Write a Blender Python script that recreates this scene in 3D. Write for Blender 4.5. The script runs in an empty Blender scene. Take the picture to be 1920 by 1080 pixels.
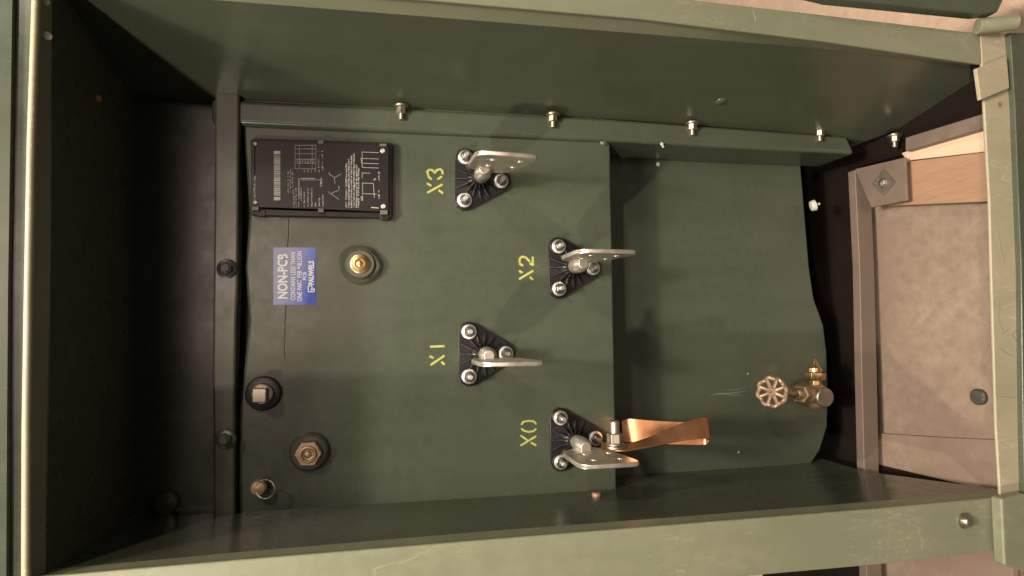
import bpy, bmesh, math, random
from mathutils import Vector, Matrix
random.seed(7)
S = bpy.context.scene
COL = S.collection
PI = math.pi
# ---------------------------------------------------------------- camera
F = 1100.0
CAM = Vector((0, -1.0, 1.01))
dY = Vector((-235, 75, F)).normalized()                       # world +Y (into the cabinet) in camera u,v,w
a_ = 0.0075
dn = Vector((1, a_, (235 - 75 * a_) / F)).normalized()        # world -Z
dX = dn.cross(dY) * -1
if dX.y > 0: dX = -dX                                          # world +X is up in the picture
cam = bpy.data.cameras.new('camera'); camo = bpy.data.objects.new('camera', cam); COL.objects.link(camo)
cam.sensor_width = 36; cam.lens = 36 * F / 1920; cam.clip_start = .02; cam.clip_end = 200
right = Vector((dX.x, dY.x, -dn.x)); down = Vector((dX.y, dY.y, -dn.y)); fwd = Vector((dX.z, dY.z, -dn.z))
M = Matrix((right, -down, -fwd)).transposed().to_4x4(); M.translation = CAM
camo.matrix_world = M
S.camera = camo
# ---------------------------------------------------------------- world, lamps, exposure
w = bpy.data.worlds.new('World'); S.world = w; w.use_nodes = True
nt_w = w.node_tree; bg = nt_w.nodes['Background']; bg.inputs[1].default_value = 1
# dim warm surroundings with one broad lit patch behind the viewer (what the gloss of the paint mirrors)
wt = nt_w.nodes.new('ShaderNodeTexCoord'); acc = None
def patch(d, inner, outer, col):
    v = nt_w.nodes.new('ShaderNodeVectorMath'); v.operation = 'DOT_PRODUCT'; v.inputs[1].default_value = Vector(d).normalized()
    nt_w.links.new(wt.outputs['Generated'], v.inputs[0])
    m = nt_w.nodes.new('ShaderNodeMapRange'); m.interpolation_type = 'SMOOTHERSTEP'
    m.inputs['From Min'].default_value = math.cos(math.radians(outer)); m.inputs['From Max'].default_value = math.cos(math.radians(inner))
    nt_w.links.new(v.outputs['Value'], m.inputs['Value'])
    x = nt_w.nodes.new('ShaderNodeVectorMath'); x.operation = 'SCALE'; x.inputs[0].default_value = col; nt_w.links.new(m.outputs[0], x.inputs['Scale'])
    return x.outputs[0]
def vadd(a, b):
    x = nt_w.nodes.new('ShaderNodeVectorMath'); x.operation = 'ADD'
    for i, q in enumerate((a, b)):
        if isinstance(q, tuple): x.inputs[i].default_value = q
        else: nt_w.links.new(q, x.inputs[i])
    return x.outputs[0]
tot = vadd((.030, .028, .025), patch((.10, -1, .19), 2, 11, (7.5, 5.6, 4.7)))
nt_w.links.new(tot, bg.inputs[0])
def area(name, loc, tgt, size, power, col):
    l = bpy.data.lights.new(name, 'AREA'); l.shape = 'DISK'; l.size = size; l.energy = power; l.color = col
    o = bpy.data.objects.new(name, l); COL.objects.link(o); o.location = loc
    o.rotation_euler = (Vector(tgt) - Vector(loc)).to_track_quat('-Z', 'Y').to_euler()
TG = (0, 0, .68)
area('ceiling_light', (.1, -1.75, 3.45), TG, 1.3, 155, (1, .89, .72))
area('high_lamp', (.12, -1.6, 3.1), TG, .19, 74, (1, .89, .72))
area('side_lamp', (-1.75, -2.35, 2.25), TG, .13, 62, (1, .88, .7))
area('other_side_lamp', (1.7, -2.3, 2.5), TG, .22, 36, (1, .88, .7))
S.view_settings.view_transform = 'Standard'; S.view_settings.look = 'None'
S.view_settings.exposure = 0; S.view_settings.gamma = 1; S.view_settings.use_curve_mapping = False
S.render.engine = 'CYCLES'
# ---------------------------------------------------------------- geometry helpers
def ray(u, v): return right * (u - 960) + down * (v - 540) + fwd * F
def W(u, v, Y=0.0):
    r = ray(u, v); t = (Y - CAM.y) / r.y; return CAM + r * t
def WZ(u, v, z=0.0):
    r = ray(u, v); t = (z - CAM.z) / r.z; return CAM + r * t
def WX(u, v, x):
    r = ray(u, v); t = (x - CAM.x) / r.x; return CAM + r * t
MM = .000909                                                   # one photograph pixel on the tank face
def mkobj(name, bm, mat, parent=None, smooth=True, bevel=0, local=False, seg=2, ang=35):
    bmesh.ops.recalc_face_normals(bm, faces=bm.faces)
    me = bpy.data.meshes.new(name); bm.to_mesh(me); bm.free()
    if smooth:
        for p in me.polygons: p.use_smooth = True
        me.set_sharp_from_angle(angle=math.radians(32))
    me.materials.append(mat)
    o = bpy.data.objects.new(name, me); COL.objects.link(o)
    if parent:
        o.parent = parent
        if not local:
            m = Matrix.Translation(-parent.location)
            o.matrix_parent_inverse = m
    if bevel:
        b = o.modifiers.new('bevel', 'BEVEL'); b.width = bevel; b.segments = seg; b.limit_method = 'ANGLE'; b.angle_limit = math.radians(ang)
        b.harden_normals = True
    return o
def tag(o, label=None, cat=None, group=None, kind=None):
    for k, v in (('label', label), ('category', cat), ('group', group), ('kind', kind)):
        if v: o[k] = v
    return o
def prism(bm, pts, vec):
    vec = Vector(vec)
    a = [bm.verts.new(p) for p in pts]; b = [bm.verts.new(Vector(p) + vec) for p in pts]
    n = len(a)
    bm.faces.new(a); bm.faces.new(b[::-1])
    for i in range(n): bm.faces.new((a[i], a[(i + 1) % n], b[(i + 1) % n], b[i]))
    return bm
def P(pts, Y, depth): 
    bm = bmesh.new(); return prism(bm, [W(u, v, Y) for u, v in pts], (0, depth, 0))
def strip(bm, A, B, vec):
    """solid between two polylines of equal length, thickened by vec"""
    vec = Vector(vec)
    rows = [[bm.verts.new(p) for p in L] for L in (A, B, [b + vec for b in B], [a + vec for a in A])]
    n = len(A)
    for i in range(n - 1):
        for k in range(4):
            r0, r1 = rows[k], rows[(k + 1) % 4]
            bm.faces.new((r0[i], r0[i + 1], r1[i + 1], r1[i]))
    bm.faces.new([r[0] for r in rows]); bm.faces.new([r[-1] for r in rows][::-1])
    return bm
def frame_to(axis):
    return Vector(axis).normalized().to_track_quat('Z', 'Y').to_matrix().to_4x4()
def lathe(bm, prof, org, axis, seg=32, roll=0, jit=None):
    """prof: list of (r, h) along axis"""
    T = Matrix.Translation(org) @ frame_to(axis) @ Matrix.Rotation(roll, 4, 'Z')
    rings = []
    for r, h in prof:
        rings.append([bm.verts.new(T @ Vector((max(r, 1e-5) * math.cos(2 * PI * i / seg) * (jit(i, seg) if jit else 1),
                      max(r, 1e-5) * math.sin(2 * PI * i / seg) * (jit(i, seg) if jit else 1), h))) for i in range(seg)])
    for a, b in zip(rings, rings[1:]):
        for i in range(seg): bm.faces.new((a[i], a[(i + 1) % seg], b[(i + 1) % seg], b[i]))
    bm.faces.new(rings[0][::-1]); bm.faces.new(rings[-1])
    return bm
def tube(bm, pts, r, seg=8, closed=False):
    n = len(pts); rings = []
    up = Vector((.13, .2, .97))
    for i, p in enumerate(pts):
        p = Vector(p)
        if closed: t = Vector(pts[(i + 1) % n]) - Vector(pts[i - 1])
        else: t = Vector(pts[min(i + 1, n - 1)]) - Vector(pts[max(i - 1, 0)])
        t.normalize(); s = t.cross(up)
        if s.length < .1: s = t.cross(Vector((1, 0, 0)))
        s.normalize(); q = s.cross(t)
        rr = r[i] if isinstance(r, (list, tuple)) else r
        rings.append([bm.verts.new(p + (s * math.cos(2 * PI * k / seg) + q * math.sin(2 * PI * k / seg)) * rr) for k in range(seg)])
    for i in range(n if closed else n - 1):
        a, b = rings[i], rings[(i + 1) % n]
        for k in range(seg): bm.faces.new((a[k], a[(k + 1) % seg], b[(k + 1) % seg], b[k]))
    if not closed: bm.faces.new(rings[0][::-1]); bm.faces.new(rings[-1])
    return bm
def box(bm, c, d, T=None):
    T = T or Matrix.Identity(4)
    g = bmesh.ops.create_cube(bm, size=1)['verts']
    for v in g: v.co = T @ (Vector(c) + Vector((v.co.x * d[0], v.co.y * d[1], v.co.z * d[2])))
    return bm
# ---------------------------------------------------------------- materials
def nodes(name):
    m = bpy.data.materials.new(name); m.use_nodes = True; nt = m.node_tree
    return m, nt, nt.nodes['Principled BSDF']
def N(nt, t, **k):
    n = nt.nodes.new(t)
    for a, b in k.items():
        if a in n.inputs: n.inputs[a].default_value = b
        else: setattr(n, a, b)
    return n
def noise(nt, scale, detail=4, rough=.5, vec=None, obj=True):
    tc = N(nt, 'ShaderNodeTexCoord'); mp = N(nt, 'ShaderNodeMapping')
    if vec: mp.inputs['Scale'].default_value = vec
    nt.links.new(tc.outputs['Object'], mp.inputs['Vector'])
    n = N(nt, 'ShaderNodeTexNoise'); n.inputs['Scale'].default_value = scale; n.inputs['Detail'].default_value = detail; n.inputs['Roughness'].default_value = rough
    nt.links.new(mp.outputs[0], n.inputs['Vector']); return n
def ramp(nt, src, stops):
    r = N(nt, 'ShaderNodeValToRGB'); e = r.color_ramp.elements
    while len(e) < len(stops): e.new(.5)
    for x, (p, c) in zip(e, stops): x.position = p; x.color = (*c, 1) if len(c) == 3 else c
    nt.links.new(src, r.inputs[0]); return r
def mix(nt, fac, a, b, bt='MIX'):
    m = N(nt, 'ShaderNodeMix', data_type='RGBA', blend_type=bt)
    if isinstance(fac, (int, float)): m.inputs[0].default_value = fac
    else: nt.links.new(fac, m.inputs[0])
    for i, x in ((6, a), (7, b)):
        if isinstance(x, tuple): m.inputs[i].default_value = (*x, 1)
        else: nt.links.new(x, m.inputs[i])
    return m.outputs[2]
def bump(nt, bs, chain):
    prev = None
    for src, st, dist in chain:
        b = N(nt, 'ShaderNodeBump'); b.inputs['Strength'].default_value = st; b.inputs['Distance'].default_value = dist
        nt.links.new(src, b.inputs['Height'])
        if prev: nt.links.new(prev.outputs[0], b.inputs['Normal'])
        prev = b
    nt.links.new(prev.outputs[0], bs.inputs['Normal'])
def paint(name, base, rough=.38, dust=.25, dustc=(.22, .19, .15), wave=.6, scuff=.0):
    m, nt, bs = nodes(name)
    n1 = noise(nt, 3.2, 3, .5); n2 = noise(nt, 38, 6, .7); n3 = noise(nt, 420, 2, .5); n4 = noise(nt, 3.0, 2, .5)
    c = mix(nt, ramp(nt, n1.outputs[0], [(.3, (0, 0, 0)), (.75, (1, 1, 1))]).outputs[0], tuple(x * .93 for x in base), tuple(x * 1.07 for x in base))
    d = N(nt, 'ShaderNodeMath', operation='MULTIPLY'); nt.links.new(n2.outputs[0], d.inputs[0]); nt.links.new(n1.outputs[0], d.inputs[1])
    dm = ramp(nt, d.outputs[0], [(.2, (0, 0, 0)), (.5, (dust, dust, dust))])
    c = mix(nt, dm.outputs[0], c, dustc)
    st = noise(nt, 7, 4, .65, vec=(4, 4, .5)); sr0 = ramp(nt, st.outputs[0], [(.45, (0, 0, 0)), (.75, (.35, .35, .35))])
    c = mix(nt, sr0.outputs[0], c, tuple(x * .72 for x in base))
    sp_ = noise(nt, 95, 3, .8); sr1 = ramp(nt, sp_.outputs[0], [(.70, (0, 0, 0)), (.78, (.5, .5, .5))]); c = mix(nt, sr1.outputs[0], c, tuple(min(1, x * 1.5) for x in base))
    if scuff:
        s1 = noise(nt, 14, 3, .6, vec=(1, 1, .35)); s1.inputs['Distortion'].default_value = 2.5
        sr = ramp(nt, s1.outputs[0], [(.485, (0, 0, 0)), (.5, (scuff, scuff, scuff)), (.515, (0, 0, 0))])
        g = noise(nt, 6, 2); gr = ramp(nt, g.outputs[0], [(.5, (0, 0, 0)), (.62, (1, 1, 1))])
        c = mix(nt, mix(nt, 1.0, sr.outputs[0], gr.outputs[0], 'MULTIPLY'), c, (.5, .47, .38))
    nt.links.new(c, bs.inputs['Base Color'])
    rr = ramp(nt, n2.outputs[0], [(.3, (rough - .05,) * 3), (.8, (rough + .10,) * 3)])
    nt.links.new(rr.outputs[0], bs.inputs['Roughness'])
    bump(nt, bs, [(n4.outputs[0], wave, .012), (n3.outputs[0], .02, .0002)])
    bs.inputs['Specular IOR Level'].default_value = .45
    return m
GREEN = (.056, .067, .047)
M_paint = paint('green_enamel', GREEN, rough=.26, dust=.07)
M_rail = paint('green_enamel_scuffed', (.16, .165, .112), rough=.36, dust=.3, dustc=(.3, .26, .19), scuff=.16)
M_wall = paint('green_enamel_wall', (.064, .072, .050), rough=.24, dust=.07, wave=.5)
M_tankgrey = paint('dusty_green', (.062, .066, .050), rough=.24, dust=.2)
M_shade = paint('black_shade', (.009, .006, .005), rough=.7, dust=.1, dustc=(.03, .02, .015))  # near-black colour for sheets that stand in for shade
M_shade.node_tree.nodes['Principled BSDF'].inputs['Specular IOR Level'].default_value = .08
M_base = paint('taupe_rail', (.13, .095, .078), rough=.5, dust=.3)
M_sill = paint('chalky_scuffed_enamel', (.30, .265, .185), rough=.45, dust=.5, dustc=(.42, .35, .26), scuff=.5)
def metal(name, col, rough=.3, met=1.0, var=.25, sc=60, b=.15):
    m, nt, bs = nodes(name)
    n = noise(nt, sc, 5, .65)
    c = mix(nt, n.outputs[0], tuple(x * (1 - var) for x in col), tuple(min(1, x * (1 + var)) for x in col))
    nt.links.new(c, bs.inputs['Base Color']); bs.inputs['Metallic'].default_value = met
    rr = ramp(nt, n.outputs[0], [(.25, (rough - .08,) * 3), (.8, (rough + .15,) * 3)]); nt.links.new(rr.outputs[0], bs.inputs['Roughness'])
    bump(nt, bs, [(n.outputs[0], b, .001)]); return m
M_zinc = metal('zinc_plated_steel', (.80, .78, .76), .42)
M_nut = metal('nut_steel', (.30, .29, .28), .30)
M_dullzinc = metal('dull_zinc', (.40, .35, .29), .42)
M_tin = metal('tinned_copper', (.74, .67, .60), .32, .88, .2, 45, .3)
M_copper = metal('copper', (.56, .27, .14), .40, .95, .3, 24, .3)
M_brass = metal('brass', (.62, .44, .22), .3, 1, .2)
M_oldbrass = metal('tarnished_brass', (.42, .31, .21), .46, .85, .4, 50, .3)
M_wheel = metal('tarnished_wheel', (.30, .21, .145), .5, .75, .4, 50, .3)
M_rust = metal('rusty_steel', (.34, .2, .12), .6, .4, .4)
def plain(name, col, rough=.5, spec=.4, var=.15, sc=50, b=.1):
    m, nt, bs = nodes(name); n = noise(nt, sc, 5, .6)
    nt.links.new(mix(nt, n.outputs[0], tuple(x * (1 - var) for x in col), tuple(x * (1 + var) for x in col)), bs.inputs['Base Color'])
    bs.inputs['Roughness'].default_value = rough; bs.inputs['Specular IOR Level'].default_value = spec
    bump(nt, bs, [(n.outputs[0], b, .001)]); return m
M_black = plain('black_moulded_resin', (.012, .011, .012), .36, .5)
M_plate = plain('black_nameplate', (.014, .012, .012), .32, .3, .3, 20)
M_mark = plain('etched_print', (.42, .39, .37), .5, .3, .3, 300)
M_white = plain('white_plastic', (.45, .42, .38), .5)
M_hole = plain('dark_hole', (.01, .009, .008), .7, .1)
M_yellow = plain('yellow_stencil_paint', (.36, .36, .10), .55, .3, .4, 160)
M_print = plain('white_print', (.80, .78, .80), .45, .3, .1, 200)
def wood(name, col, sc=(1, 1, 1), dark=.7):
    m, nt, bs = nodes(name); n = noise(nt, 22, 7, .65, vec=(6, .7, 6)); n.inputs['Distortion'].default_value = 1.2
    n2 = noise(nt, 4, 3)
    c = mix(nt, ramp(nt, n.outputs[0], [(.3, (0, 0, 0)), (.7, (1, 1, 1))]).outputs[0], tuple(x * dark for x in col), col)
    c = mix(nt, ramp(nt, n2.outputs[0], [(.4, (0, 0, 0)), (.75, (.4, .4, .4))]).outputs[0], c, tuple(min(1, x * 1.3) for x in col))
    nt.links.new(c, bs.inputs['Base Color']); bs.inputs['Roughness'].default_value = .65
    bump(nt, bs, [(n.outputs[0], .3, .002)]); return m
M_wood = wood('orange_pine', (.30, .175, .115))
M_palewood = wood('pale_pine', (.56, .39, .28), dark=.85)
M_ply = paint('weathered_sheet', (.195, .138, .108), rough=.6, dust=.7, dustc=(.32, .25, .20), wave=.3, scuff=.08)
def concrete():
    m, nt, bs = nodes('pink_concrete'); a = noise(nt, 9, 8, .7); b = noise(nt, 60, 5, .7)
    c = mix(nt, a.outputs[0], (.36, .24, .17), (.66, .49, .38)); c = mix(nt, ramp(nt, b.outputs[0], [(.3, (.25, .25, .25)), (.5, (0, 0, 0))]).outputs[0], c, (.2, .13, .09))
    nt.links.new(c, bs.inputs['Base Color']); bs.inputs['Roughness'].default_value = .85
    bump(nt, bs, [(a.outputs[0], .5, .01), (b.outputs[0], .4, .003)]); return m
M_ground = concrete()

# ================================================================ THE SETTING
bm = bmesh.new(); prism(bm, [(-6, -6, -.135), (6, -6, -.135), (6, 6, -.135), (-6, 6, -.135)], (0, 0, -.1))
tag(mkobj('ground', bm, plain('unseen_dark_ground', (.05, .047, .043), .85, .3, .3, 30, .4)), kind='structure')  # unseen ground in front, made dark to cut light bouncing into the cabinet
bm = bmesh.new(); prism(bm, [(-4, -.33, -.13), (4, -.33, -.13), (4, 4, -.13), (-4, 4, -.13)], (0, 0, -.004))
tag(mkobj('concrete_pavement', bm, M_ground), kind='structure')

# ================================================================ THE TRANSFORMER
ROOT = bpy.data.objects.new('pad_mounted_transformer', None); COL.objects.link(ROOT); ROOT.location = (0, .1, 0)
tag(ROOT, 'olive green steel transformer cabinet standing open with four black bushings inside', 'transformer')
def part(name, bm, mat, parent=None, **k): return mkobj(name, bm, mat, parent or ROOT, **k)
FR = -.265          # front plane of the cabinet
RC = .09            # recessed lower part of the tank
# --- tank face: plate with a slightly wavy top edge, ends at the step
top = [(452, 182), (456, 260), (462, 330), (467, 400), (463, 450), (459, 500), (463, 560), (466, 600), (461, 650), (456, 700), (449, 760), (446, 830), (447, 985)]
face = top + [(800, 962), (1158, 938), (1145, 262), (1142, 200)]
part('tank', P(face, 0, .25), M_paint, bevel=.005, seg=3)
rec = [(1100, 200), (1500, 200), (1503, 318), (1510, 400), (1518, 500), (1527, 560), (1545, 610), (1551, 660), (1554, 740), (1552, 800), (1538, 845), (1515, 880), (1500, 960), (1100, 960)]
part('tank_lower_face', P(rec, RC, .02), M_paint, bevel=.004)
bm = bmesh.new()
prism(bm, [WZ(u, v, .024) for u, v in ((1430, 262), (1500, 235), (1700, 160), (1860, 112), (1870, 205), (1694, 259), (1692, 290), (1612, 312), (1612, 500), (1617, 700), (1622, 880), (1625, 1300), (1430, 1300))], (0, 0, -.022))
part('under_tank_shade', bm, M_shade)  # flat black sheet, paints the shade under the tank and side wall
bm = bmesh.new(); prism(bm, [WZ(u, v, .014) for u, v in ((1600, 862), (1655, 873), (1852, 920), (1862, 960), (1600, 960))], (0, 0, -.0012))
part('partition_gap_shade', bm, M_shade)  # thin black sheet painted in for the shaded gap below the partition
# top cover flange and the panel above it
fl = [(402, 150), (401, 400), (399, 560), (398, 700), (399, 800), (400, 1100)]
fr = [(449, 150), (447, 400), (446, 540), (443, 600), (441, 700), (440, 800), (440, 1100)]
part('cover_flange', P(fl + fr[::-1], -.018, .03), M_tankgrey, bevel=.004)
part('back_panel', P([(200, 100), (470, 100), (470, 1100), (200, 1100)], .03, .01), M_shade if False else M_paint)
# seams on tank face
# weld ridge between flange and face
# --- angle flange along the +X wall
A = [W(u, v, -.012) for u, v in ((395, 183), (480, 188), (1140, 222), (1400, 241), (1590, 255))]
B = [W(u, v, -.012) for u, v in ((395, 230), (480, 235), (1140, 264), (1400, 279), (1605, 288))]
bm = bmesh.new(); strip(bm, A, B, (0, .105, 0))
part('mounting_flange', bm, M_paint, bevel=.008, seg=3)
bm = bmesh.new()
tube(bm, [W(u, v, -.001) for u, v in ((505, 231), (600, 237), (680, 240), (760, 244), (850, 251), (1000, 256), (1138, 263))], .0035, 8)
part('weld_bead', bm, M_paint)
bm = bmesh.new(); lathe(bm, [(.008, -.004), (.0075, .003), (.004, .006), (.0005, .007)], W(1132, 266, 0), (0, -1, 0), 20); part('weld_blob', bm, M_paint)
# --- side wall (+X), flaring slightly to the front lip
wb = [W(u, v, .14) for u, v in ((330, 200), (900, 225), (1350, 258))]
def wall(name, back, front, thick, mat):
    bm = bmesh.new(); n = 13
    strip(bm, back, front, thick); return part(name, bm, mat)
inner = [(-200, -95), (300, -38), (800, 0), (1200, 35), (1550, 78), (1850, 122)]
rback = [(-200, -62), (300, -8), (800, 31), (1200, 63), (1550, 92), (1850, 126)]
outer = [(-200, -210), (300, -120), (800, -58), (1200, -12), (1550, 28), (1890, 68)]
wfront = [W(u, v, FR + .03) for u, v in rback]
wfront_long = wfront[:-1] + [W(1960, 140, FR + .03)]
wback0 = [W(u, v, 0) for u, v in ((200, 171), (480, 188), (900, 210), (1200, 228), (1400, 243), (1626, 264))]
wback = [p + (p - q) * .6 for p, q in zip(wback0, wfront)]
wback = [Vector((p.x, .14, q.z)) for p, q in zip(wback, wback0)]
bm = bmesh.new()
strip(bm, wback0, wfront_long, (.004, 0, 0)); part('side_wall', bm, M_wall)
pn = (wfront_long[3] - wback0[1]).cross(wback0[4] - wback0[1]).normalized()
if pn.x > 0: pn = -pn
def on_wall(u, v):
    d = ray(u, v); return CAM + d * ((wback0[2] - CAM).dot(pn) / d.dot(pn))
for u, v, rr_ in ((866, 114, .012), (936, 80, .010), (1352, 190, .011)):
    bm = bmesh.new(); lathe(bm, [(rr_, -.003), (rr_ * .9, .0012), (rr_ * .6, .0026), (rr_ * .3, .0034), (.0005, .0036)], on_wall(u, v), pn, 28); part('weld_spot', bm, M_wall)
bm = bmesh.new()
strip(bm, [p + Vector((0, .14, 0)) for p in wback0], wback0, (.004, 0, 0)); part('tank_side', bm, M_paint)
bm = bmesh.new()
strip(bm, [W(u, v, FR) for u, v in inner], [W(u, v, FR) for u, v in outer], (0, .006, 0))
part('side_rail', bm, M_rail, bevel=.0025)
bm = bmesh.new()
strip(bm, [W(u, v, FR + .0062) for u, v in inner], wfront, (.005, 0, 0))
part('rail_return', bm, M_rail)
# --- partition wall (-X)
pin = [(40, 1085), (450, 1050), (900, 1013), (1300, 981), (1640, 954), (1899, 930)]
pbk = [(40, 1073), (450, 1035), (900, 997), (1300, 967), (1640, 940), (1875, 918)]
pout = [(40, 1200), (450, 1160), (900, 1124), (1300, 1090), (1640, 1060), (1885, 1031)]
pf = [W(u, v, FR + .033) for u, v in pbk]
p0 = [W(u, v, 0) for u, v in ((250, 973), (600, 951), (900, 933), (1200, 914), (1450, 898), (1622, 884))]
bm = bmesh.new(); strip(bm, p0, pf, (-.004, 0, 0)); part('partition_wall', bm, M_wall)
ppn = (pf[3] - p0[1]).cross(p0[4] - p0[1]).normalized(); ppn = ppn if ppn.x > 0 else -ppn
bm = bmesh.new(); strip(bm, [p + Vector((0, .13, 0)) for p in p0], p0, (-.004, 0, 0)); part('partition_back', bm, M_paint)
bm = bmesh.new(); strip(bm, [W(u, v, FR) for u, v in pin], [W(u, v, FR) for u, v in pout], (0, .006, 0)); part('front_post', bm, M_rail, bevel=.0025)
bm = bmesh.new(); strip(bm, [W(u, v, FR + .0062) for u, v in pin], pf, (-.005, 0, 0)); part('post_return', bm, M_rail)
# --- roof and header
r0 = [W(255, v, 0.03) for v in (90, 400, 700, 1050)]
r1 = [W(u, v, FR + .02) for u, v in ((101, -160), (97, 300), (92, 700), (86, 1110))]
bm = bmesh.new(); strip(bm, r0, r1, (0, 0, .004)); part('roof', bm, M_wall)
h1 = [(76, -200), (69, 0), (60, 270), (55, 540), (51, 800), (50, 1200)]
h0 = [(104, -200), (98, 0), (95, 270), (93, 540), (88, 800), (84, 1200)]
bm = bmesh.new(); strip(bm, [W(u, v, FR - .002) for u, v in h1], [W(u, v, FR + .02) for u, v in h0], (0, .003, .004)); part('header_return', bm, M_rail)
h2 = [(26, -200), (24, 0), (20, 270), (16, 540), (14, 800), (12, 1200)]
# rounded header nose; its edge highlight is put in as paler paint
bm = bmesh.new(); tube(bm, [W(u - 1, v, FR - .001) for u, v in h1], .0042, 14); part('header_bead', bm, M_sill)
bm = bmesh.new()
strip(bm, [W(u, v, FR) for u, v in h1], [W(u, v, FR - .002) for u, v in h2], (0, .004, 0)); part('header', bm, M_paint)
bm = bmesh.new(); strip(bm, [W(u - 1, v, FR - .008) for u, v in h2], [W(u - 110, v, FR - .016) for u, v in h2], (0, .006, 0)); part('hood_panel', bm, M_paint)
# --- sill
s_in = [(1838, 60), (1846, 200), (1856, 380), (1859, 500), (1868, 800), (1876, 930)]
s_out = [(1894, 60), (1903, 200), (1910, 380), (1915, 500), (1919, 800), (1922, 930)]
bm = bmesh.new(); strip(bm, [W(u, v, FR - .001) for u, v in s_in], [W(u, v, FR - .001) for u, v in s_out], (0, .005, 0)); part('sill', bm, M_sill, bevel=.002)
s_o2 = [(u + 70, v) for u, v in s_out]
bm = bmesh.new(); strip(bm, [W(u + .5, v, FR - .010) for u, v in s_out], [W(u, v, FR - .004) for u, v in s_o2], (0, .02, 0)); part('sill_lip', bm, M_paint, bevel=.002)
part('corner_tab', P([(1831, 128), (1888, 105), (1893, 165), (1839, 187)], FR - .009, .006), M_sill, bevel=.001)
part('sill_end_cap', P([(1878, 935), (1899, 931), (1925, 925), (1930, 1075), (1912, 1070), (1884, 1062)], FR - .02, .018), M_rail, bevel=.004)
# --- open door edge, top right
part('door', P([(1330, -60), (1560, -3), (1690, 10), (1838, 25), (1872, 22), (1910, -60)], FR - .03, .02), M_paint, bevel=.003)
bm = bmesh.new(); tube(bm, [W(1832, 50, FR - .01), W(1905, 42, FR - .03)], .012, 20); part('hinge', bm, M_rail, bevel=.001)

# --- seam / crease on the tank face by the sticker
# --- bushings
def hexr(r):  return r
def build_bushing():
    """local: x = world X, y = depth (towards viewer is -y), z = world Z; origin on the tank face"""
    bc = [Vector((41.5, 0, 23)) * MM, Vector((-41.5, 0, 23)) * MM, Vector((0, 0, -47)) * MM]
    # outline: hull of corner discs with flattened corners
    pts = []
    R = 19 * MM
    for c, a0, a1 in ((bc[0], -28, 90), (bc[1], 90, 208), (bc[2], 210, 330)):
        for k in range(4):
            a = math.radians(a0 + (a1 - a0) * k / 3); pts.append(c + Vector((math.cos(a) * R, 0, math.sin(a) * R)))
    bm = bmesh.new()
    prism(bm, [p + Vector((0, -.0005, 0)) for p in pts], (0, -.0055, 0))
    # raised rim
    # ribs
    def edge_dist(a):
        d = Vector((math.cos(a), 0, math.sin(a))); best = 9
        for i in range(len(pts)):
            p, q = pts[i], pts[(i + 1) % len(pts)]; e = q - p
            den = d.x * e.z - d.z * e.x
            if abs(den) < 1e-9: continue
            t = (p.x * e.z - p.z * e.x) / den; s = (p.x * d.z - p.z * d.x) / den
            if t > 0 and -1e-6 <= s <= 1 + 1e-6: best = min(best, t)
        return best
    nr = 14
    for i in range(nr):
        a = 2 * PI * (i + .5) / nr; L = edge_dist(a)
        near = any(abs((math.degrees(a) - math.degrees(math.atan2(c.z, c.x)) + 180) % 360 - 180) < 9 for c in bc)
        if L > .9 * .05 and near: L = 30 * MM
        else: L = min(L * .93, 42 * MM)
        T = Matrix.Rotation(-a, 4, 'Y')
        th = .0015
        sec = [(.008, -.005), (L, -.005), (L, -.0085), (L * .55, -.0115), (.016, -.019), (.008, -.024)]
        va = [bm.verts.new(T @ Vector((x, y, th))) for x, y in sec]; vb = [bm.verts.new(T @ Vector((x, y, -th))) for x, y in sec]
        bm.faces.new(va); bm.faces.new(vb[::-1])
        for k in range(6): bm.faces.new((va[k], vb[k], vb[(k + 1) % 6], va[(k + 1) % 6]))
    lathe(bm, [(.017, .004), (.014, .010), (.0118, .024), (.0105, .036), (.0085, .038)], (0, 0, 0), (0, -1, 0), 28)
    for c in bc: lathe(bm, [(.0150, .005), (.0150, .009), (.0135, .0095)], c, (0, -1, 0), 24)
    base = mkobj('bushing', bm, M_black, None, bevel=.0008)
    for c in bc:
        bm = bmesh.new()
        lathe(bm, [(.0125, .0096), (.0125, .0116), (.0112, .0122)], c, (0, -1, 0), 28)
        mkobj('washer', bm, M_zinc, base, local=True)
        bm = bmesh.new()
        lathe(bm, [(.0092, .0123), (.0092, .0140), (.0088, .0143)], c, (0, -1, 0), 28)
        lathe(bm, [(.0074, .0145), (.0074, .0215), (.0066, .0222)], c, (0, -1, 0), 6, roll=random.random())
        o = mkobj('nut', bm, M_nut, base, local=True)
        bm = bmesh.new(); lathe(bm, [(.0042, .0215), (.0042, .0300), (.0034, .0310)], c, (0, -1, 0), 16)
        mkobj('stud', bm, M_zinc, base, local=True)
    return base
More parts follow.
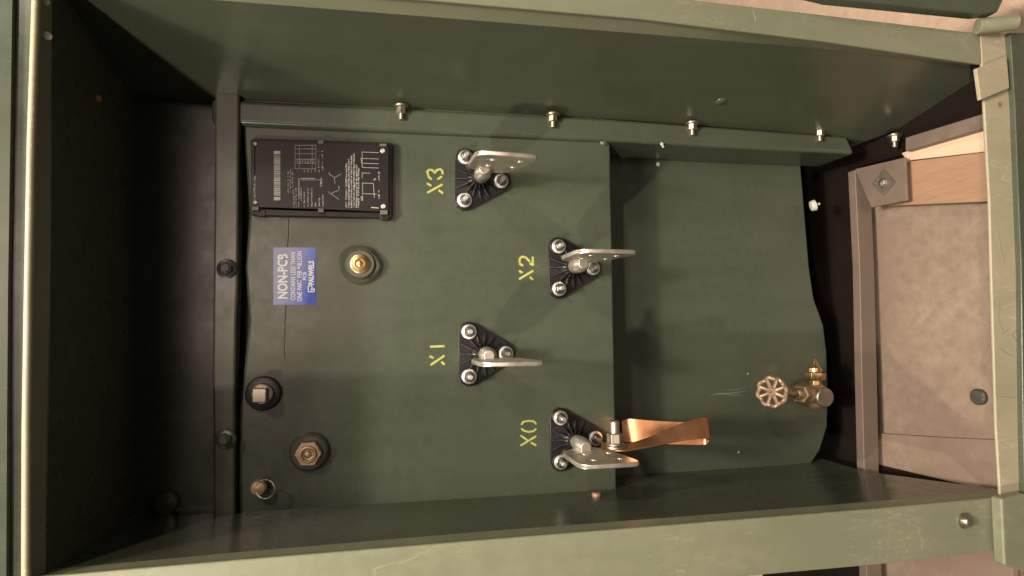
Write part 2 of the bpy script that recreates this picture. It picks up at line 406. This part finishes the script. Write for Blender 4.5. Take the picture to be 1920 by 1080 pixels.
def add_terminal(base, side, dz, prot, tilt=0, bolt=False):
    xo = side * .010
    bm = bmesh.new()
    lathe(bm, [(.0095, .030), (.0125, .034), (.0125, .045), (.0135, .050), (.0130, .070), (.0085, .082)], (0, 0, dz * .3), (0, -1, -dz * 3), 24)
    mkobj('terminal_stud', bm, M_tin, base, local=True, bevel=.001)
    # plate outline in (y, z)
    k0 = prot - .122
    out = [(-k0, .015), (-k0 - .018, .040), (-k0 - .034, .047), (-prot + .016, .047), (-prot + .004, .041), (-prot, .030),
           (-prot, -.034), (-prot + .003, -.043), (-prot + .010, -.0475), (-prot + .022, -.046), (-k0 - .030, -.033), (-k0 - .008, -.021), (-k0, -.015)]
    th = .0072
    holes = [(-prot + .028, .021), (-prot + .028, -.021), (-prot + .070, .021), (-prot + .070, -.019)]
    bm = bmesh.new()
    # 2D fill with holes
    outer_v = [bm.verts.new((0, y, z)) for y, z in out]
    edges = [bm.edges.new((outer_v[i], outer_v[(i + 1) % len(out)])) for i in range(len(out))]
    for hy, hz in holes:
        hv = [bm.verts.new((0, hy + .0070 * math.cos(2 * PI * k / 20), hz + .0070 * math.sin(2 * PI * k / 20))) for k in range(20)]
        edges += [bm.edges.new((hv[i], hv[(i + 1) % 20])) for i in range(20)]
    bmesh.ops.triangle_fill(bm, use_beauty=True, use_dissolve=False, edges=edges)
    g = bmesh.ops.extrude_face_region(bm, geom=bm.faces[:])
    for v in [e for e in g['geom'] if isinstance(e, bmesh.types.BMVert)]: v.co.x += side * th
    T = Matrix.Translation((xo * .4, 0, dz)) @ Matrix.Rotation(tilt, 4, 'Z') @ Matrix.Rotation(0, 4, 'Y')
    for v in bm.verts: v.co = T @ v.co
    return mkobj('terminal_plate', bm, M_tin, base, local=True, bevel=.0018, seg=3, ang=50)
proto = build_bushing()
def place_bushing(u, v, first, rot):
    if first: b = proto
    else:
        b = proto.copy(); COL.objects.link(b)
        for c in proto_children:
            d = c.copy(); COL.objects.link(d); d.parent = b
    b.parent = ROOT; b.location = W(u, v, 0) - ROOT.location; b.rotation_euler = (0, rot, 0)
    b['group'] = 'bushings on the tank face'
    return b
proto_children = list(proto.children)
specs = [  # u, v, side, plate centre px at front edge, label
    (893, 339, 1, 953, 'black ribbed bushing beside the X3 stencil with the broad face of its plate showing'),
    (1066, 503, 1, 1142, 'black ribbed bushing beside the X2 stencil with its bare plate seen edge on'),
    (901, 663, -1, 962, 'black ribbed bushing beside the X1 stencil with a bare plate'),
    (1070, 822, -1, 1146, 'black ribbed bushing beside the X0 stencil carrying the copper strap')]
BUSH = []
for i, (u, v, side, pu, lab) in enumerate(specs):
    b = place_bushing(u, v, i == 0, (0.02, 0, 0, 0)[i]); b['label'] = lab; BUSH.append(b)
PROT = .18
for b, (u, v, side, pu, lab) in zip(BUSH, specs):
    c = W(u, v, 0); q = W(pu, v, -PROT)
    add_terminal(b, side, q.z - c.z, PROT, tilt=(-.065 if u < 950 and v < 500 else 0.0))

# --- ground strap on X0
X0 = W(1070, 822, 0)
def ribbon(rows, th, mat, name, parent, label=None):
    bm = bmesh.new()
    # smooth interpolation through rows
    def cr(p0, p1, p2, p3, t): return .5 * ((2 * p1) + (-p0 + p2) * t + (2 * p0 - 5 * p1 + 4 * p2 - p3) * t * t + (-p0 + 3 * p1 - 3 * p2 + p3) * t ** 3)
    A, B = [], []
    n = len(rows)
    for i in range(n - 1):
        for k in range(8):
            t = k / 8
            for L, j in ((A, 0), (B, 1)):
                g = lambda m: rows[max(0, min(n - 1, m))][j]
                L.append(cr(g(i - 1), g(i), g(i + 1), g(i + 2), t))
    A.append(rows[-1][0]); B.append(rows[-1][1])
    rowsv = []
    for i in range(len(A)):
        t = (A[min(i + 1, len(A) - 1)] - A[max(i - 1, 0)]); s = B[i] - A[i]; nn = t.cross(s).normalized() * th / 2
        rowsv.append([bm.verts.new(p) for p in (A[i] + nn, B[i] + nn, B[i] - nn, A[i] - nn)])
    for a, b in zip(rowsv, rowsv[1:]):
        for k in range(4): bm.faces.new((a[k], a[(k + 1) % 4], b[(k + 1) % 4], b[k]))
    bm.faces.new(rowsv[0]); bm.faces.new(rowsv[-1][::-1])
    return part(name, bm, mat, bevel=.0006)
rows = [(W(1128, 829, -.135), W(1128, 845, -.165)), (W(1150, 830, -.135), W(1150, 845, -.165)), (W(1176, 832, -.14), W(1176, 845, -.17)),
        (W(1212, 822, -.14), W(1222, 837, -.165)), (W(1262, 800, -.14), W(1272, 828, -.155)), (W(1300, 786, -.14), W(1312, 823, -.150)),
        (W(1322, 783, -.133), W(1329, 824, -.140)), (W(1326, 785, -.120), W(1329, 830, -.125)), (W(1316, 787, -.110), W(1320, 834, -.113)),
        (W(1280, 791, -.100), W(1284, 834, -.103)), (W(1220, 788, -.082), W(1226, 832, -.086)), (W(1184, 785, -.07), W(1192, 829, -.073)),
        (W(1172, 787, -.055), W(1177, 829, -.058)), (W(1168, 790, -.02), W(1171, 828, -.02)), (W(1166, 792, .05), W(1168, 826, .05)), (W(1164, 792, .089), W(1166, 824, .089))]
strap = ribbon(rows, .0022, M_copper, 'ground_strap', ROOT)
strap['label'] = 'folded flat copper strap bolted to the lowest terminal plate'
bm = bmesh.new()
px = W(1153, 838, -.15)
lathe(bm, [(.0165, -.001), (.0165, .002), (.0150, .003)], px, (1, 0, 0), 32)
lathe(bm, [(.0135, .003), (.0135, .0055), (.0120, .006)], px, (1, 0, 0), 32)
lathe(bm, [(.0120, .006), (.0120, .0195), (.0105, .021)], px, (1, 0, 0), 6, roll=.25)
lathe(bm, [(.0075, .02), (.0075, .0375), (.0062, .0395)], px, (1, 0, 0), 24)
mkobj('strap_bolt', bm, M_dullzinc, strap, bevel=.0006)

# --- flange bolts hanging from the side wall
def wall_bolt_bm(s=1.0):
    bm = bmesh.new()
    lathe(bm, [(.0125 * s, 0), (.0125 * s, .003 * s), (.011 * s, .0037 * s)], (0, 0, 0), (-1, 0, 0), 24)
    lathe(bm, [(.0085 * s, .0037 * s), (.0085 * s, .013 * s), (.0072 * s, .0145 * s)], (0, 0, 0), (-1, 0, 0), 6, roll=.3)
    lathe(bm, [(.0048 * s, .014 * s), (.0048 * s, .024 * s), (.0038 * s, .025 * s)], (0, 0, 0), (-1, 0, 0), 14)
    return bm
wb0 = mkobj('wall_bolt', wall_bolt_bm(), M_dullzinc, ROOT, local=True, bevel=.0004)
for i, (u, v) in enumerate([(753, 198), (1037, 214), (1298, 230), (1537, 242), (1677, 253)]):
    o = wb0 if i == 0 else wb0.copy()
    if i: COL.objects.link(o)
    o.location = W(u, v, -.015 if i < 4 else -.06) - ROOT.location
    o['group'] = 'bolts along the side wall'

# --- nameplate
npb = [(474, 262), (731, 270), (732, 408), (476, 402)]
NPY = -.016
nam = part('nameplate', P([(478, 263), (729, 271), (729, 397), (478, 388)], NPY, .003), M_plate, bevel=.0008)
nam['label'] = 'black nameplate with a barcode and fine pale print'
bm = bmesh.new()
for a, b in (((474, 258, 604, 263)), ((474, 258, 604, 263)))[:0]: pass
for poly in ([(474, 259), (733, 267), (733, 272), (474, 264)], [(474, 391), (733, 400), (733, 409), (474, 403)], [(728, 268), (735, 268), (735, 408), (728, 408)],
             [(470, 262), (478, 262), (478, 402), (470, 402)]):
    prism(bm, [W(u, v, -.011) for u, v in poly], (0, .0105, 0))
prism(bm, [W(u, v, -.012) for u, v in [(470, 390), (478, 403), (497, 405), (499, 394)]], (0, .011, 0))
prism(bm, [W(u, v, -.012) for u, v in [(712, 398), (714, 411), (727, 413), (734, 402)]], (0, .011, 0))
mkobj('plate_frame', bm, M_plate, nam, bevel=.001)
M_clip = plain('grey_clip', (.12, .105, .095), .4)
for u0, v0, u1, v1 in ((596, 263, 607, 269), (596, 390, 607, 398), (712, 269, 725, 274), (713, 394, 727, 402), (472, 387, 485, 394)):
    bm = bmesh.new(); prism(bm, [W(u, v, NPY - .003) for u, v in ((u0, v0), (u1, v0), (u1, v1), (u0, v1))], (0, .006, 0))
    mkobj('clip', bm, M_clip, nam, bevel=.0008)
for u, v, mt in ((718, 283, M_zinc), (719, 387, M_zinc), (479, 270, M_dullzinc), (479, 380, M_dullzinc)):
    bm = bmesh.new(); r = .0042 if mt is M_zinc else .0034
    lathe(bm, [(r, 0), (r, .0016), (r * .75, .0026), (r * .35, .0026), (r * .3, .0012)], W(u, v, NPY), (0, -1, 0), 20)
    mkobj('rivet', bm, mt, nam)
bm = bmesh.new()
def q(u0, v0, u1, v1, Y=NPY - .0005):
    prism(bm, [W(u, v, Y) for u, v in ((u0, v0), (u1, v0), (u1, v1), (u0, v1))], (0, .0004, 0))
sk = lambda u: (u - 478) * .031
v = 284.0                                                       # barcode
q(513.5, 283, 525.5, 289); q(513.5, 369, 525.5, 375.5)
v = 291
while v < 367:
    wv = random.choice((.7, .9, 1.4, 2.2)); q(513.5, v, 525.5, v + wv); v += wv + random.choice((.6, .8, 1.3))
def rows_text(u, v0, v1, h, fill=.75, step=1.3):
    v = v0
    while v < v1:
        if random.random() < fill:
            k = random.random(); hh = h * random.uniform(.55, 1)
            if k < .5: q(u, v, u + hh, v + .5)
            else: q(u + random.uniform(0, h * .6), v, u + random.uniform(h * .7, h), v + step * .75)
        v += step
rows_text(475.5, 330, 376, 4.5, .85, 1.1)
for u in (539, 543, 547): rows_text(u, 318, 362, 2.5, .6, 1.8)
for u in (550, 554, 559): rows_text(u, 352, 389, 2.2, .8)
for u, a, b in ((563, 352, 376), (569, 360, 388), (576, 353, 388), (583, 352, 388), (590, 379, 388), (597, 371, 389), (604, 365, 389)): rows_text(u, a, b, 3, .85)
for u in (569, 576, 583, 590, 597): rows_text(u, 318, 323, 2.6, .95)
for vv in (272, 279, 288, 298, 306, 316): q(553, vv, 592.5, vv + .5)
for uu in (553, 561, 585, 592): q(uu, 272, uu + .5, 316)
for vv in (299, 302): 
    for k in range(7): rows_text(556 + k * 5, vv, vv + 3, 3, .8)
for u in (596, 603): rows_text(u, 283, 318, 3.2, .6, 2)
q(560, 334, 561, 392 - 20); q(563, 334, 590, 335); q(565, 337, 600, 337.6)
rows_text(600, 332, 350, 4, .8)
def ln(pts, w=.7):
    for (u0, v0), (u1, v1) in zip(pts, pts[1:]):
        d = math.hypot(u1 - u0, v1 - v0); nx, ny = -(v1 - v0) / d * w / 2, (u1 - u0) / d * w / 2
        prism(bm, [W(a, b, NPY - .0005) for a, b in ((u0 + nx, v0 + ny), (u1 + nx, v1 + ny), (u1 - nx, v1 - ny), (u0 - nx, v0 - ny))], (0, .0004, 0))
ln([(617, 326), (627, 333), (640, 326)]); ln([(627, 333), (628, 344)]); ln([(636, 356), (620, 363), (636, 374)])
rows_text(616, 323, 327, 2.5, 1); rows_text(616, 359, 364, 2.5, 1); rows_text(634, 349, 353, 3, 1)
rr = [(648, 306), (653, 290), (658, 292), (663, 296), (668, 310)]
for u, v0 in ((647.5, 305), (652.3, 298), (657.2, 292), (662, 288), (666.8, 308), (670.5, 315)): rows_text(u, v0, 389, 3.6, .88, 1.15)
for v0, v1 in ((285, 297), (306, 314)):
    ln([(679, v0), (710, v0 + 1)]); ln([(679, v1), (710, v1 + 1)]); ln([(679, v0), (679, v1)])
ln([(679, 324), (694, 325)]); ln([(679, 343), (700, 344)]); ln([(679, 363), (706, 364)]); ln([(680, 343), (680, 363)]); ln([(679, 324), (679, 334)]); ln([(700, 344), (702, 371)])
rows_text(709, 322, 340, 3, .8); rows_text(709, 356, 374, 3, .8); rows_text(676, 366, 376, 5, .8); rows_text(676, 296, 304, 4, .8)
ln([(696, 389), (710, 390)], 1.6); rows_text(699, 335, 340, 6, .9)
mkobj('lettering', bm, M_mark, nam, smooth=False)

# --- warning sticker
def sticker_mat():
    m, nt, bs = nodes('blue_sticker')
    tc = N(nt, 'ShaderNodeTexCoord'); sp = N(nt, 'ShaderNodeSeparateXYZ'); nt.links.new(tc.outputs['Generated'], sp.inputs[0])
    # faded paper at the top and right, solid blue in the lower left corner
    a = N(nt, 'ShaderNodeMath', operation='MULTIPLY'); nt.links.new(sp.outputs['Z'], a.inputs[0]); a.inputs[1].default_value = .9
    b = N(nt, 'ShaderNodeMath', operation='ADD'); nt.links.new(a.outputs[0], b.inputs[0])
    c_ = N(nt, 'ShaderNodeMath', operation='MULTIPLY'); nt.links.new(sp.outputs['X'], c_.inputs[0]); c_.inputs[1].default_value = .28; nt.links.new(c_.outputs[0], b.inputs[1])
    n = noise(nt, 160, 4, .8); d = N(nt, 'ShaderNodeMath', operation='MULTIPLY_ADD'); nt.links.new(n.outputs[0], d.inputs[0]); d.inputs[1].default_value = .35; nt.links.new(b.outputs[0], d.inputs[2])
    r = ramp(nt, d.outputs[0], [(.36, (.015, .05, .42)), (.48, (.09, .14, .50)), (.75, (.20, .23, .48)), (1.0, (.27, .28, .44))])
    nt.links.new(r.outputs[0], bs.inputs['Base Color']); bs.inputs['Roughness'].default_value = .35; return m
st = part('warning_sticker', P([(512.5, 464), (592, 464), (592, 571.5), (512.5, 571.5)], -.0006, .0006), sticker_mat(), smooth=False)
st['label'] = 'small faded blue sticker reading NON-PCB in white capitals'
def text_bm(s, bold=0):
    cu = bpy.data.curves.new('lettering', 'FONT'); cu.body = s; cu.offset = bold; cu.resolution_u = 3
    o = bpy.data.objects.new('lettering', cu); COL.objects.link(o)
    dg = bpy.context.evaluated_depsgraph_get(); me = bpy.data.meshes.new_from_object(o.evaluated_get(dg))
    bm = bmesh.new(); bm.from_mesh(me); bpy.data.objects.remove(o); bpy.data.meshes.remove(me); bpy.data.curves.remove(cu); return bm
def text_fit(s, u_top, u_base, v0, v1, Y, mat, parent, bold=.02):
    bm = text_bm(s, bold)
    xs = [v.co.x for v in bm.verts]; ys = [v.co.y for v in bm.verts]; x0, x1, y0, y1 = min(xs), max(xs), min(ys), max(ys)
    for v in bm.verts:
        v.co = W(u_base + (u_top - u_base) * (v.co.y - y0) / (y1 - y0), v0 + (v1 - v0) * (v.co.x - x0) / (x1 - x0), Y)
    return mkobj('lettering', bm, mat, parent, smooth=False)
for s, a, b, c, d, bo in (('NON-PCB', 520, 539.5, 560, 476, .03), ('CONTAINS LESS THAN', 545, 554, 563, 473, .015), ('ONE PART PER MILLION', 557, 566, 565, 471, .015),
                      ('PCB', 567.5, 574.5, 525, 510, .015), ('PAUWELS', 578, 589, 534, 489, .04)):
    text_fit(s, a, b, c, d, -.0010, M_print, st, bo)
bm = bmesh.new()
for pts in ([(578, 547), (578, 536)], [(578, 547), (589, 547)], [(589, 547), (589, 540)], [(578, 536), (585, 536)], [(585, 536), (585, 543)], [(582, 543), (589, 543)]):
    (u0, v0), (u1, v1) = pts; d = math.hypot(u1 - u0, v1 - v0); nx, ny = -(v1 - v0) / d * .9, (u1 - u0) / d * .9
    k = -.001 - .00002 * random.random()
    prism(bm, [W(a, b, k) for a, b in ((u0 + nx, v0 + ny), (u1 + nx, v1 + ny), (u1 - nx, v1 - ny), (u0 - nx, v0 - ny))], (0, .0002, 0))
mkobj('emblem', bm, M_print, st, smooth=False)
# crease in the paint/sheet under the sticker
for pts in ([(541, 404), (541, 440), (539, 463)], [(536, 572), (533, 640), (534, 676)]):
    bm = bmesh.new(); tube(bm, [W(u, v, 0) for u, v in pts], .0007, 6); part('sheet_seam', bm, M_paint)

# --- stencilled characters
def stencil(name, strokes, wd=4.2):
    bm = bmesh.new(); k = 0
    for pts in strokes:
        for (u0, v0), (u1, v1) in zip(pts, pts[1:]):
            k += 1
            d = math.hypot(u1 - u0, v1 - v0); dx, dy = (u1 - u0) / d, (v1 - v0) / d; h = wd / 2
            poly = []
            for c, s in (((u0, v0), -1), ((u1, v1), 1)):
                for a in (-90, -45, 0, 45, 90):
                    r = math.radians(a); cx, cy = math.cos(r) * s * .6, math.sin(r) * s
                    poly.append((c[0] + (dx * cx - dy * cy) * h, c[1] + (dy * cx + dx * cy) * h))
            prism(bm, [W(a, b, -.0004 - .00003 * k) for a, b in poly], (0, .0003, 0))
    return part(name, bm, M_yellow, smooth=False)
stencil('stencil_marking', [[(803, 329), (801, 322), (805, 318), (811, 319), (815, 324)], [(815, 324), (819, 319), (825, 317), (829, 320), (830, 326)], [(803, 331), (809, 336)], [(821, 336), (828, 331)],
     [(802, 361), (829, 346)], [(801, 344), (808, 348)], [(823, 357), (830, 362)]])['label'] = 'yellow X3 stencilled beside the upper left bushing'
stencil('stencil_marking', [[(974, 491), (975, 484), (980, 481), (986, 483), (993, 490)], [(974, 494), (980, 498)], [(999, 482), (999, 495)], [(986, 493), (994, 494), (1000, 497)][1:],
     [(974, 523), (999, 508)], [(974, 508), (979, 511)], [(994, 520), (999, 524)]])['label'] = 'yellow X2 stencil marking'
stencil('stencil_marking', [[(807, 650), (833, 649)], [(808, 684), (833, 667)], [(806, 668), (812, 671)], [(828, 679), (833, 683)]])['label'] = 'yellow X1 stencil marking'
stencil('stencil_marking', [[(978, 796), (981, 791), (991, 789), (1001, 790), (1005, 795)], [(978, 804), (983, 808), (992, 810), (1001, 808), (1005, 804)],
     [(977, 835), (1005, 818)], [(977, 817), (988, 825)], [(996, 830), (1005, 835)]], 3.6)['label'] = 'yellow X0 stencil marking'

# --- round fittings on the tank face
def drip(i, n):
    a = 2 * PI * i / n; return 1 + .12 * max(0, math.cos(a - 1.0)) ** 6 + .10 * max(0, math.cos(a - 4.6)) ** 8
c = W(676, 497, 0)
bm = bmesh.new(); lathe(bm, [(.033, -.001), (.032, .005), (.028, .008), (.0255, .0075)], c, (0, -1, 0), 48, jit=drip)
lathe(bm, [(.024, .007), (.024, .016), (.022, .0185), (.015, .0185)], c, (0, -1, 0), 40)
boss = part('threaded_boss', bm, M_wall)
bm = bmesh.new(); c2 = c + Vector((0, -.0187, 0))
lathe(bm, [(.0155, 0), (.0155, .002), (.013, .003)], c2, (0, -1, 0), 32); lathe(bm, [(.0105, .003), (.0105, .006), (.0085, .0065), (.0075, .0045), (.0065, .0035), (.004, .0055), (.001, .006)], c2, (0, -1, 0), 32)
mkobj('brass_plug', bm, M_brass, boss)
c = W(495, 737, 0)
bm = bmesh.new(); lathe(bm, [(.027, -.001), (.027, .006), (.025, .009), (.02, .010)], c, (0, -1, 0), 40); 
plug = part('square_plug', bm, M_black)
bm = bmesh.new(); lathe(bm, [(.017, .010), (.017, .018), (.014, .020)], c, (0, -1, 0), 32); box(bm, c + Vector((0, -.028, 0)), (.021, .018, .020)); mkobj('plug_head', bm, M_dullzinc, plug, bevel=.0015)
c = W(581, 846, 0)
bm = bmesh.new(); lathe(bm, [(.031, -.001), (.031, .004), (.028, .010), (.0255, .012)], c, (0, -1, 0), 48); gauge = part('hex_fitting', bm, M_wall)
bm = bmesh.new(); lathe(bm, [(.0215, .012), (.0215, .022), (.0197, .024)], c, (0, -1, 0), 6, roll=.52); lathe(bm, [(.013, .024), (.013, .028), (.010, .0285), (.0085, .025), (.0065, .024), (.004, .0275), (.001, .028)], c, (0, -1, 0), 28)
mkobj('hex_nut', bm, M_oldbrass, gauge, bevel=.0008)
c = W(490, 908, 0)
bm = bmesh.new(); lathe(bm, [(.010, -.001), (.010, .015), (.0125, .018), (.0125, .024), (.010, .027), (.001, .029)], c, (0, -1, 0), 28); pr = part('relief_valve', bm, M_oldbrass)
bm = bmesh.new(); cc = W(497, 917, -.031); n = 32
tube(bm, [cc + Vector((math.cos(2 * PI * i / n) * .0142, .004 * math.sin(2 * PI * i / n), math.sin(2 * PI * i / n) * .0142)) for i in range(n)], .0009, 8, True); mkobj('pull_ring', bm, M_zinc, pr)
for uu, vv in ((426, 504), (423, 823)):
    c = W(uu, vv, -.018); bm = bmesh.new(); lathe(bm, [(.0155, 0), (.0150, .002), (.012, .003)], c, (0, -1, 0), 28); lathe(bm, [(.0095, .003), (.0095, .008), (.008, .009)], c, (0, -1, 0), 6); lathe(bm, [(.0055, .009), (.0055, .013)], c, (0, -1, 0), 16)
    part('flange_bolt', bm, M_black if vv < 600 else M_paint)
# recessed plug on the back panel
c = W(313, 940, .03) ; bm = bmesh.new(); lathe(bm, [(.019, 0), (.019, .006), (.016, .009), (.001, .010)], c, (0, -1, 0), 32); part('panel_plug', bm, M_tankgrey)

# --- drain valve
vb = W(1532, 742, .035); 
bm = bmesh.new()
lathe(bm, [(.0175, -.01), (.020, .006), (.026, .020), (.027, .055), (.022, .060)], Vector((vb.x, RC - .001, vb.z)), (0, -1, 0), 32)
bo = Vector((vb.x, .045, vb.z)); wh = W(1448, 735, -.012); ax = (wh - bo)
L = ax.length
lathe(bm, [(.018, 0), (.019, .030), (.017, .034), (.014, .036)], bo, ax, 32)
lathe(bm, [(.0195, .036), (.0195, .050), (.017, .052)], bo, ax, 6, roll=.2)
lathe(bm, [(.0115, .052), (.0125, .060), (.010, .064), (.006, .066), (.0045, L)], bo, ax, 24)
valve = part('drain_valve', bm, M_oldbrass, bevel=.001); valve['label'] = 'tarnished brass drain valve with a scalloped handwheel'
# handwheel
bm = bmesh.new(); T = Matrix.Translation(wh) @ frame_to(ax + Vector((.01, -.03, .0))); n = 72
ring = []
for i in range(n):
    a = 2 * PI * i / n; r = .0258 * (1 + .045 * math.cos(8 * a)); ring.append(T @ Vector((r * math.cos(a), r * math.sin(a), .0015 * math.cos(8 * a))))
tube(bm, ring, .0044, 10, True)
for i in range(8):
    a = 2 * PI * i / 8 + .2; tube(bm, [T @ Vector((.006 * math.cos(a), .006 * math.sin(a), 0)), T @ Vector((.016 * math.cos(a), .016 * math.sin(a), -.001)), T @ Vector((.026 * math.cos(a), .026 * math.sin(a), 0))], [.0048, .0038, .0044], 8)
bmesh.ops.transform(bm, matrix=Matrix.Identity(4), verts=[])
lathe(bm, [(.009, -.005), (.009, .003), (.0065, .005), (.0032, .005), (.0030, .009), (.0012, .0105)], wh, ax, 24)
mkobj('handwheel', bm, M_wheel, valve)
bm = bmesh.new(); c = Vector((vb.x, .03, vb.z)); lathe(bm, [(.0185, 0), (.0195, .012), (.018, .0145)], c + Vector((-.001, 0, -.004)), (-.05, -1, .0), 28)
box(bm, c + Vector((-.001, -.006, -.013)), (.017, .012, .017), None)
mkobj('end_cap', bm, M_dullzinc, valve, bevel=.001)
bm = bmesh.new(); c = W(1529, 716, .035)
lathe(bm, [(.011, -.006), (.011, .003), (.018, .004), (.0195, .008), (.0195, .0185), (.016, .0205)], c, (1, 0, 0), 6); lathe(bm, [(.0135, .020), (.0135, .028), (.0115, .030), (.0070, .037), (.0014, .047)], c, (1, 0, 0), 24)
mkobj('sampling_fitting', bm, M_brass, valve, bevel=.0008)

# --- small things on the walls
bm = bmesh.new(); c = W(1520, 387, .06); lathe(bm, [(.010, 0), (.0115, .006), (.0115, .010), (.007, .011), (.007, .005), (.003, .005), (.003, .018), (.001, .019)], c, (.3, -.5, -1), 24); o = part('drain_plug', bm, M_white, bevel=.001)
bm = bmesh.new(); d_ = ray(1119, 930); pc = CAM + d_ * ((p0[2] - CAM).dot(ppn) / d_.dot(ppn)); lathe(bm, [(.0085, -.004), (.0085, .004), (.006, .006)], pc, ppn, 12); part('partition_bolt', bm, M_rust, bevel=.0005)
c = W(1807, 976, FR); bm = bmesh.new(); lathe(bm, [(.0115, 0), (.0115, .0018), (.0098, .0026)], c, (0, -1, 0), 32); lathe(bm, [(.0085, .002), (.0080, .006), (.0055, .0095), (.001, .0108)], c, (0, -1, 0), 32); part('carriage_bolt', bm, M_dullzinc)
c = W(1874, 196, FR - .001); bm = bmesh.new(); lathe(bm, [(.0042, 0), (.0042, .0006)], c, (0, -1, 0), 20); part('screw_hole', bm, M_rust)
c = W(178, 184, .0); bm = bmesh.new(); lathe(bm, [(.005, 0), (.005, .006), (.002, .008)], W(178, 184, -.12), (0, -.3, -1), 12); part('roof_screw', bm, M_rust)
for (u, v, Y, r) in ((1241, 270, -.013, .0035), (1243, 275, -.013, .0025), (1234, 308, RC - .001, .0045), (1385, 848, RC - .001, .002), (1402, 701, RC - .001, .0015)):
    bm = bmesh.new(); lathe(bm, [(r, 0), (r * .9, .0012), (r * .3, .002)], W(u, v, Y), (0, -1, 0), 7, roll=u); part('paint_chip', bm, M_white)
for u, v in ((88, 68), (84, 3)):
    bm = bmesh.new(); lathe(bm, [(.0048, 0), (.0048, .0015), (.003, .0022)], W(u, v, FR + .01), (0, -1, -.6), 20); part('header_screw', bm, M_white)
# scratches through the paint
def scratch(pts, w_, Y):
    bm = bmesh.new(); n = len(pts)
    L = []; R_ = []
    for i, (u, v) in enumerate(pts):
        a, b = pts[max(i - 1, 0)], pts[min(i + 1, n - 1)]; d = math.hypot(b[0] - a[0], b[1] - a[1]); nx, ny = -(b[1] - a[1]) / d, (b[0] - a[0]) / d
        h = w_ / 2 * (0.25 if i in (0, n - 1) else 1)
        L.append(W(u + nx * h, v + ny * h, Y)); R_.append(W(u - nx * h, v - ny * h, Y))
    strip(bm, L, R_, (0, .0003, 0)); part('scratch', bm, M_scr)
M_scr = plain('bare_scratch', (.26, .25, .2), .5)
for pts, w_, Y in (([(1328, 741), (1350, 738), (1372, 737), (1402, 733)], .9, RC - .0006), ([(1340, 738), (1365, 740), (1396, 742)], .7, RC - .0007), ([(1348, 731), (1380, 731), (1412, 722)], .5, RC - .0005),
                   ([(1408, 1002), (1412, 993)], 1.5, FR - .0005), ([(1592, 975), (1600, 970)], 2, FR - .0005), ([(1412, 18), (1416, 32), (1418, 42)], 1.5, FR - .0005),
                   ([(1330, 100 - 65), (1345, 36)], 1, FR - .0005), ([(470, 971), (483, 970), (494, 970)], 1.6, -.05), ([(1870, 744), (1895, 746), (1916, 747)], 1.6, FR - .0018),
                   ([(1870, 430), (1876, 462), (1885, 500)], 1.6, FR - .0017), ([(1874, 560), (1872, 600), (1882, 625), (1893, 615)], 1.4, FR - .0018), ([(1872, 650), (1884, 660), (1900, 668)], 1.3, FR - .0019), ([(1905, 640), (1898, 628), (1908, 615)], 1.3, FR - .0020)):
    scratch(pts, w_, Y)
# ================================================================ WHAT LIES UNDER THE CABINET
FZ = .0
bm = bmesh.new(); prism(bm, [WZ(u, v, FZ) for u, v in ((1560, 150), (1895, 60), (1900, 700), (1905, 1400), (1560, 1400))], (0, 0, -.018))
tag(mkobj('plywood_sheet', bm, M_ply, bevel=.001), 'weathered brown plywood sheet lying under the open cabinet bottom', 'plywood sheet')
bm = bmesh.new(); prism(bm, [WZ(u, v, .012) for u, v in ((1640, 812), (1760, 820), (1895, 826), (1900, 1150), (1640, 1150))], (0, 0, -.0118))
tag(mkobj('plywood_offcut', bm, M_palewood if False else M_ply, bevel=.001), 'smooth tan board edge lapping over the plywood beside the front post', 'board')
# base bar
bm = bmesh.new(); strip(bm, [W(u, v, .03) for u, v in ((1603, 318), (1612, 500), (1616, 700), (1621, 900), (1630, 1300))], [W(u, v, .03) for u, v in ((1632, 318), (1640, 500), (1645, 700), (1649, 900), (1660, 1300))], (0, .02, 0))
tag(mkobj('base_bar', bm, M_base, ROOT, bevel=.002))
pz = .052
bm = bmesh.new(); prism(bm, [WZ(u, v, pz) for u, v in ((1603, 317), (1697, 295), (1701, 376), (1633, 389))], (0, 0, -.005))
br = part('corner_bracket', bm, M_base, bevel=.001)
bm = bmesh.new(); prism(bm, [WZ(u, v, pz + .003) for u, v in ((1657, 317), (1678, 341), (1656, 367), (1635, 345))], (0, 0, -.003)); lathe(bm, [(.008, 0), (.008, .004), (.002, .006)], WZ(1655, 343, pz + .003), (0, 0, 1), 6)
mkobj('diamond_washer', bm, M_dullzinc, br, bevel=.0006)
bm = bmesh.new(); prism(bm, [WZ(u, v, .03) for u, v in ((1660, 308), (1848, 285), (1880, 281), (1885, 377), (1850, 378), (1660, 386))], (0, 0, -.0295))
tag(mkobj('pine_board', bm, M_wood, bevel=.001), 'orange pine board running out beneath the sill', 'board')
bm = bmesh.new(); prism(bm, [WZ(u, v, .034) for u, v in ((1690, 287), (1699, 284), (1846, 241), (1875, 231), (1880, 281), (1848, 284), (1700, 301))], (0, 0, -.033))
tag(mkobj('pine_batten', bm, M_palewood, bevel=.001), 'pale narrow pine batten beside the orange board', 'batten')
bm = bmesh.new(); prism(bm, [WZ(u, v, .05) for u, v in ((1697, 258), (1846, 212), (1876, 203), (1876, 231), (1846, 240), (1697, 284))], (0, 0, -.02))
part('base_side_rail', bm, M_base, bevel=.002)
bm = bmesh.new(); c = WZ(1838, 744, 0); lathe(bm, [(.014, 0), (.014, .006), (.011, .009), (.001, .010)], c, (0, 0, 1), 32)
tag(mkobj('hold_down_bolt', bm, plain('dark_bolt', (.05, .045, .04), .35)), 'round dark bolt head set in the plywood near the sill', 'bolt')
